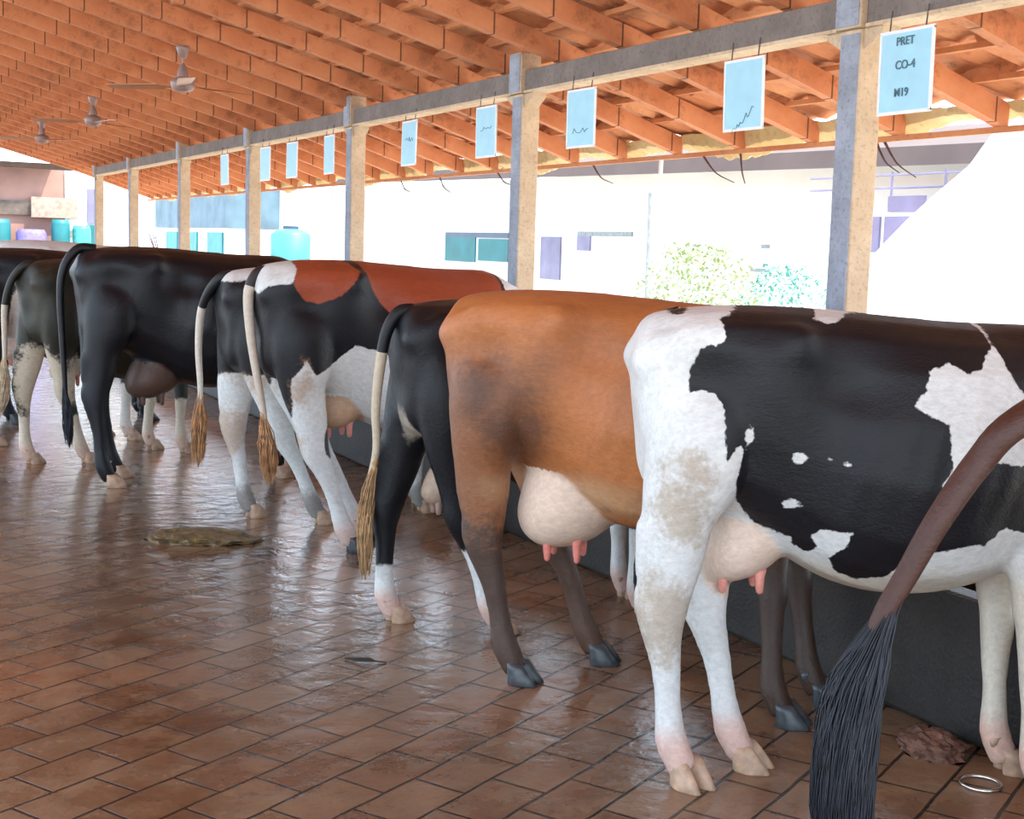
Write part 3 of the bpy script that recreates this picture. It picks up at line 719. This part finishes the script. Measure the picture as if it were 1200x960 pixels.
# ---- 8 cow at the edge, 9 white backed cow beyond
def mask_e(x, y, z):
    w = np.maximum(.45-z, blob(x, z, .42, .95, .18, .32)); return {'white': w, 'foot': .12-z}
M8 = coat('coat_black_white_flank', BLK, [('white', (.66, .60, .54), .02, .01, 1), ('foot', PINK, .03, .05, .6)], rough=.45)
cow('cow', (.88, 11.2), 5, 'black cow with white belly patch at the picture edge beyond the olive cow', M8, M_hoof_pale, H_cream, mask_e, scale=1.02, voxel=.02,
    feet=dict(fr=(1.16, -.18), fl=(1.02, .14)), udder=(.36, .72, .12, .11, .10), nstrand=80,
    tail=[(.03, 0, 1.43), (-.035, 0, 1.43), (-.075, 0, 1.36), (-.09, -.02, 1.2), (-.05, -.06, 1.0), (.0, -.15, .85), (.06, -.24, .72)],
    tuft=[(.0, -.15, .85), (.06, -.24, .72), (.14, -.28, .6), (.24, -.3, .5), .022])
def mask_f(x, y, z): return {'white': np.minimum(z-1.30, 1)}
M9 = coat('coat_white_back', BLK, [('white', (.74, .74, .74), .01, .01, 1)], rough=.5)
cow('cow', (1.15, 12.45), 0, 'far cow with white back showing over the dark olive cow', M9, M_hoof_dark, H_cream, mask_f, scale=1.06, voxel=.022, udder=(.36, .74, .1, .1, .09), nstrand=60)

# ---- 10 cow in front, only its tail comes into view
def mask_g(x, y, z): return {'dark': np.minimum(.7-z, 1)}
M10 = coat('coat_dark_brown', (.060, .022, .015), [('dark', (.02, .014, .012), .03, .1, .8)], rough=.38, udder=(.3, .18, .14), teat=(.3, .15, .12))
R10 = math.radians(-12); O10 = Vector((2.88, 1.92, 0))
def g_loc(p):
    d = Vector(p)-O10; c, s = math.cos(R10), math.sin(R10); return (d.x*c+d.y*s, -d.x*s+d.y*c, d.z)
GT = [(2.17, 2.03, 1.32), (2.09, 2.06, 1.23), (2.01, 2.08, 1.11), (1.95, 2.10, .99), (1.90, 2.11, .90), (1.87, 2.115, .78)]
cow('cow', (2.88, 1.92), -12, 'dark brown cow swinging a thick tail with long black switch in front', M10, M_hoof_dark, H_black, mask_g, voxel=.02,
    tail=[(.06, 0, 1.42), (-.04, 0, 1.455), (-.20, .0, 1.47), (-.42, .0, 1.445)] + [g_loc(p) for p in GT], tail_r=(.043, .017),
    tuft=[g_loc((1.935, 2.10, .96)), g_loc((1.86, 2.12, .78)), g_loc((1.83, 2.115, .58)), g_loc((1.835, 2.09, .30)), .062], nstrand=3200, hr_w=.62)

# ---------------------------------------------------------------- small things on the floor
def lump(name, loc, r, h, mat, label, cat, seed=1, sy=1, n=26, rz=0):
    bm = bmesh.new(); bmesh.ops.create_icosphere(bm, subdivisions=4, radius=1)
    for v in bm.verts:
        d = 1+.28*mnoise.noise(v.co*2.2+Vector((seed, 0, 0)))+.14*mnoise.noise(v.co*6+Vector((seed, 3, 0)))
        v.co = Vector((v.co.x*r*d, v.co.y*r*sy*d, max(0, v.co.z)*h*d))
    me = bpy.data.meshes.new(name); bm.to_mesh(me); bm.free(); me.materials.append(mat)
    o = bpy.data.objects.new(name, me); COL.objects.link(o); o.location = loc; o.rotation_euler = (0, 0, rz)
    tag(o, label, cat); return o
M_dung = simple('wet_fodder', (.13, .085, .035), .45, .6, 25, bump=.8, bscale=90)
hp = lump('fodder_heap', (1.74, 7.31, 0), .30, .05, M_dung, 'low heap of wet trampled straw on the open brick floor', 'straw', 3, .6, rz=-.5)
lump('fodder_clump', (3.26, 3.33, 0), .10, .07, simple('brown_fodder', (.12, .05, .03), .7, .5, 30, bump=.8), 'reddish brown clump against the manger under the patched cow', 'fodder', 5, 1.2)
# iron ring
v = []; f_ = []
for i in range(36):
    a = 2*math.pi*i/36
    for k in range(8):
        b = 2*math.pi*k/8; rr = .062+.006*math.cos(b); v.append((rr*math.cos(a), rr*math.sin(a), .0065+.006*math.sin(b)))
for i in range(36):
    for k in range(8): f_.append((i*8+k, ((i+1) % 36)*8+k, ((i+1) % 36)*8+(k+1) % 8, i*8+(k+1) % 8))
ro = mesh_obj('tether_ring', v, f_, simple('galvanised', (.7, .7, .7), .25, .1, metal=1), smooth=True); ro.location = (3.19, 3.04, 0)
tag(ro, 'shiny metal tether ring lying on the bricks by the manger', 'ring')
lf = MB(); lf.add([(-.07, 0, .004), (-.03, .022, .010), (.03, .02, .012), (.07, 0, .004), (.03, -.02, .008), (-.03, -.022, .006), (0, 0, .016)], [(0, 5, 6), (5, 4, 6), (4, 3, 6), (3, 2, 6), (2, 1, 6), (1, 0, 6)])
lf.tube([(-.07, 0, .004), (0, 0, .012), (.07, 0, .006), (.1, .01, .003)], .003, 5)
lo = lf.build('wet_leaf', simple('leaf_dark', (.03, .035, .03), .3)); lo.location = (1.81, 4.93, 0); lo.rotation_euler = (0, 0, -.7)
tag(lo, 'dark wet leaf on the shiny bricks between the cows and aisle', 'leaf')

# wires and twigs under the eave
tw = [((5.6, 9.97, 2.335), (5.6, 9.63, 2.17), 'thin curved twig hanging from eaves past the second visible post'), ((5.6, 8.36, 2.335), (5.6, 7.96, 2.13), 'bent twig hanging from the eaves near the large blue plate'),
      ((5.6, 7.9, 2.335), (5.6, 7.83, 2.12), 'straight thin wire hanging under the second blue plate'), ((5.6, 6.45, 2.335), (5.6, 6.16, 2.11), 'curved reddish twig hanging just past the nearest visible post'),
      ((5.6, 6.52, 2.335), (5.6, 6.30, 2.14), 'second reddish twig hanging tight beside the nearest visible post'),
      ((5.6, 14.28, 2.335), (5.6, 14.01, 2.2), 'small twig hanging from far eaves beyond the third visible post'), ((5.6, 13.19, 2.335), (5.6, 12.9, 2.17), 'forked looking twig hanging from the far eaves midway'),
      ((5.6, 11.8, 2.335), (5.6, 11.42, 2.2), 'grey twig hanging left of the second visible post')]
M_twig = simple('twig', (.10, .045, .035), .7)
for a, b, lab in tw:
    A = Vector(a); B = Vector(b); m1 = A.lerp(B, .5)+Vector((0, 0, -.04))
    c = catmull([A, A.lerp(B, .25)+Vector((0, 0, -.03)), m1, B], 4)
    o = MB().tube([Vector(p)-A for p in c], [.009*(1-i/len(c)*.7) for i in range(len(c))], 6).build('hanging_twig', M_twig, None, True); o.location = A
    tag(o, lab, 'twig', 'twigs under the eaves')
for y, lab, z1 in ((8.92, 'short white stick hanging from the eaves in mid picture', 2.26), (16.6, 'short pale stick hanging from the far eaves', 2.2)):
    o = MB().tube([(0, 0, 0), (0, .0, z1-2.37)], .018, 8).build('hanging_stick', M_white); o.location = (5.6, y, 2.33); tag(o, lab, 'stick', 'pale sticks under the eaves')

# ---------------------------------------------------------------- the yard beyond
M_band = simple('old_roof', (.12, .085, .08), .9, .12, 1.2)
ns = empty('neighbour_shed', (14, 13, 0)); tag(ns, 'long low white building across the yard with dull pink roof edge', 'building')
def nloc(x, y, z): return (x-14, y-13, z)
rf = MB().add([nloc(14, 6, 2.83), nloc(14, 44, 3.46), nloc(14.05, 44, 3.72), nloc(14.05, 6, 3.12), nloc(18.5, 6, 3.9), nloc(18.5, 44, 4.5), nloc(18.5, 44, 4.3), nloc(18.5, 6, 3.7)],
              [(0, 1, 2, 3), (3, 2, 5, 4), (4, 5, 6, 7), (0, 7, 6, 1), (0, 3, 4, 7), (1, 6, 5, 2)]).build('roof', M_band, ns)
MB().box(nloc(15.2, 6, 0), nloc(15.5, 44, 3.3)).build('wall', M_white, ns)
M_teal = simple('teal_paint', (.01, .14, .16), .5, .2, 2); M_blue = simple('blue_grey', (.055, .075, .13), .4, .2, 2); M_lil = simple('lilac_glass', (.17, .15, .26), .3, .25, 2); M_gry = simple('grey_fitting', (.22, .24, .25), .6)
for (y0, y1, z0, z1, m, nm) in ((31.2, 33.0, 1.25, 1.82, M_teal, 'window'), (33.2, 35.2, 1.2, 1.85, M_teal, 'window'), (31.2, 35.2, 1.85, 1.98, M_blue, 'lintel'), (28.4, 29.4, .9, 1.9, M_lil, 'door'), (25.2, 27.6, 1.93, 2.03, M_gry, 'lintel'), (27.0, 27.6, 1.6, 1.93, M_lil, 'meter_box'),
                               (12.3, 12.6, .7, 1.5, M_gry, 'window'), (11.7, 11.95, .7, 1.5, M_gry, 'window'), (19.2, 20.6, 1.75, 1.82, M_gry, 'lintel'), (19.0, 20.9, 1.32, 1.38, M_gry, 'lintel'), (22.2, 23.0, 1.75, 1.8, M_gry, 'lintel')):
    MB().box(nloc(15.16, y0, z0), nloc(15.25, y1, z1)).build(nm, m, ns)
# glazed outhouse with railing
gh = empty('glazed_outhouse', (13.2, 15.5, 0)); tag(gh, 'small lilac glazed outhouse with roof railing behind the nearest post', 'building')
MB().box((0, -2.6, 0), (.5, 2.2, 2.35)).build('wall', M_white, gh)
for (y0, y1, z0, z1) in ((-1.55, -.45, 1.72, 2.22), (-1.55, -.45, 1.0, 1.62), (-.35, .3, 1.72, 2.22), (-.35, .3, 1.0, 1.62), (-1.2, -.5, 2.28, 2.5)):
    MB().box((-.04, y0, z0), (.02, y1, z1)).build('pane', M_lil, gh)
rb = MB()
for z in (2.62, 2.8): rb.tube([(.1, -2.1, z), (.1, 1.4, z)], .018, 6)
for y in (-2.1, -1.45, -.4): rb.tube([(.1, y, 2.35), (.1, y, 2.85)], .018, 6)
rb.build('railing', M_lil, gh)
# white tarp covered heap
bm = bmesh.new(); bmesh.ops.create_icosphere(bm, subdivisions=5, radius=1)
for v in bm.verts:
    d = 1+.08*mnoise.noise(v.co*2.5); zz = max(0, v.co.z)
    q_ = math.hypot(v.co.x, v.co.y); k_ = (1-math.acos(min(1, zz))/1.5708) if zz > 0 else 0
    rr_ = (1-k_)*2.63; u_ = max(q_, 1e-4); v.co = Vector((v.co.x/u_*rr_*d, v.co.y/u_*rr_*d, 3.27*(1-(1-k_)**1.12)*d))
me = bpy.data.meshes.new('covered_heap'); bm.to_mesh(me); bm.free(); me.materials.append(simple('white_sheet', (.82, .82, .82), .6, .04, 2))
for p in me.polygons: p.use_smooth = True
o = bpy.data.objects.new('covered_heap', me); COL.objects.link(o); o.location = (9.8, 9.1, -.02); tag(o, 'big heap under a white sheet in the bright yard', 'heap')
# leafy bushes
def bush(loc, r, h, n, mat, label, seed):
    rr = random.Random(seed); root = empty('bush', loc); tag(root, label, 'bush', None); b = MB(); s = MB()
    for i in range(9):
        a = rr.uniform(0, 6.28); s.tube([(0, 0, 0), (math.cos(a)*r*.3, math.sin(a)*r*.3, h*.5), (math.cos(a)*r*.4, math.sin(a)*r*.35, h*.55)], [.03, .02, .008], 5)
    for i in range(n):
        a = rr.uniform(0, 6.28); t = rr.random()**.5; z = rr.uniform(.12, 1)*h; q = r*math.sqrt(max(.05, 1-((z/h-.5)/.55)**2))*t
        p = Vector((math.cos(a)*q, math.sin(a)*q, z)); d = Vector((rr.uniform(-1, 1), rr.uniform(-1, 1), rr.uniform(-.6, .6))).normalized(); e = d.cross(Vector((0, 0, 1))).normalized(); L = rr.uniform(.06, .12)
        b.add([p, p+d*L*.5+e*L*.22, p+d*L, p+d*L*.5-e*L*.22+Vector((0, 0, .01))], [(0, 1, 2, 3)])
    s.build('stem', M_twig, root); b.build('foliage', mat, root)
M_leaf = simple('pale_leaf', (.30, .36, .16), .6, .3, 3); M_leaf2 = simple('cool_leaf', (.12, .34, .28), .6, .3, 3)
bush((9.6, 14.3, -.02), .85, 1.75, 2600, M_leaf, 'pale sunlit bush in the yard above the orange brown cow', 1)
bush((11.4, 14.9, -.02), .7, 1.5, 1500, M_leaf2, 'bluish green bush beside the pale sunlit bush', 2)
bush((11, 52, -.02), 2.2, 3.3, 1400, simple('grey_leaf', (.10, .15, .17), .7, .4, 2), 'distant grey green tree crown at the far end of the yard', 3)
o = MB().tube([(0, 0, 0), (0, 0, 2.62)], .03, 8).build('yard_pole', M_gry); o.location = (12, 19.4, -.02); tag(o, 'thin grey pole standing in the bright yard', 'pole')
# blue stall and water tank far along the yard
st = empty('blue_stall', (9.4, 40, 0)); tag(st, 'far teal stall under grey blue sheet roof', 'stall')
MB().box((0, -3.2, 1.9), (1.5, 6, 3.0)).build('awning', simple('sheet_grey_blue', (.09, .15, .20), .7, .3, 1.5), st)
MB().box((.1, -3, 0), (1.4, 5.8, 1.9)).build('back_wall', M_white, st)
for (y0, y1) in ((-2.6, -.9), (.4, 2.2), (3, 4.6)): MB().box((.05, y0, .2), (.14, y1, 1.78)).build('door', simple('teal_door', (.0, .20, .24), .5, .25, 3), st)
M_aqua = simple('aqua_plastic', (.06, .26, .28), .5, .25, 2)
tk = empty('teal_tank', (9.2, 30.2, 0)); tag(tk, 'teal water tank in the yard beyond the far posts', 'tank')
MB().tube([(0, 0, 0), (0, 0, 1.75), (0, 0, 1.85), (0, 0, 1.88)], [.45, .45, .33, .2], 24).build('drum', M_aqua, tk, True); MB().tube([(0, 0, 1.85), (0, 0, 1.95)], .18, 14).build('lid', M_blue, tk)
# end building beyond the gable
ep = empty('pink_building', (4.5, 36, 0)); tag(ep, 'dusty pink building beyond the far gable end', 'building')
M_pink = simple('pink_plaster', (.30, .165, .135), .8, .3, .9)
MB().box((-4.5, 0, 0), (.62, .3, 3.2)).build('wall', M_pink, ep)
MB().box((.62, -.05, 0), (2.4, .3, 3.15)).build('side_wall', M_white, ep)
MB().box((-4.6, -.5, 3.2), (.3, .5, 3.3)).build('roof_edge', simple('roof_edge', (.10, .07, .065), .8), ep)
MB().box((-.2, -.2, 2.0), (.9, -.0, 2.5)).build('awning', simple('awning_pink', (.40, .25, .2), .8), ep)
MB().box((-1.6, -.1, 2.05), (-.2, 0.02, 2.4)).build('window', simple('dark_opening', (.10, .075, .06), .6, .6, 5), ep)
for x, z0, z1, m in ((1.15, 1.9, 2.75, M_lil), (1.15, 1.3, 1.85, M_teal), (.6, 1.55, 1.7, M_gry)): MB().box((x, -.12, z0), (x+.22, -.04, z1)).build('window', m, ep)
# things standing before it
cl = [(3.45, 1.35, 1.95, .3, M_teal, 'light blue drum at the far end left of the pink wall', 'drum'), (4.22, 1.2, 1.72, .36, simple('violet', (.16, .13, .40), .6), 'violet covered crate before the pink building', 'crate'), (4.9, 1.3, 1.98, .22, M_teal, 'upright teal barrel before the pink building', 'drum'), (5.4, 1.25, 1.85, .22, simple('aqua', (.05, .3, .3), .5), 'aqua barrel beside the white side wall', 'drum')]
for x, z0, z1, r, m, lab, cat in cl:
    o = MB().tube([(0, 0, 0), (0, 0, z1*.94), (0, 0, z1)], [r, r, r*.85], 18).build('barrel' if cat == 'drum' else 'covered_crate', m, None, True); o.location = (x, 35.2, -.02); tag(o, lab, cat)
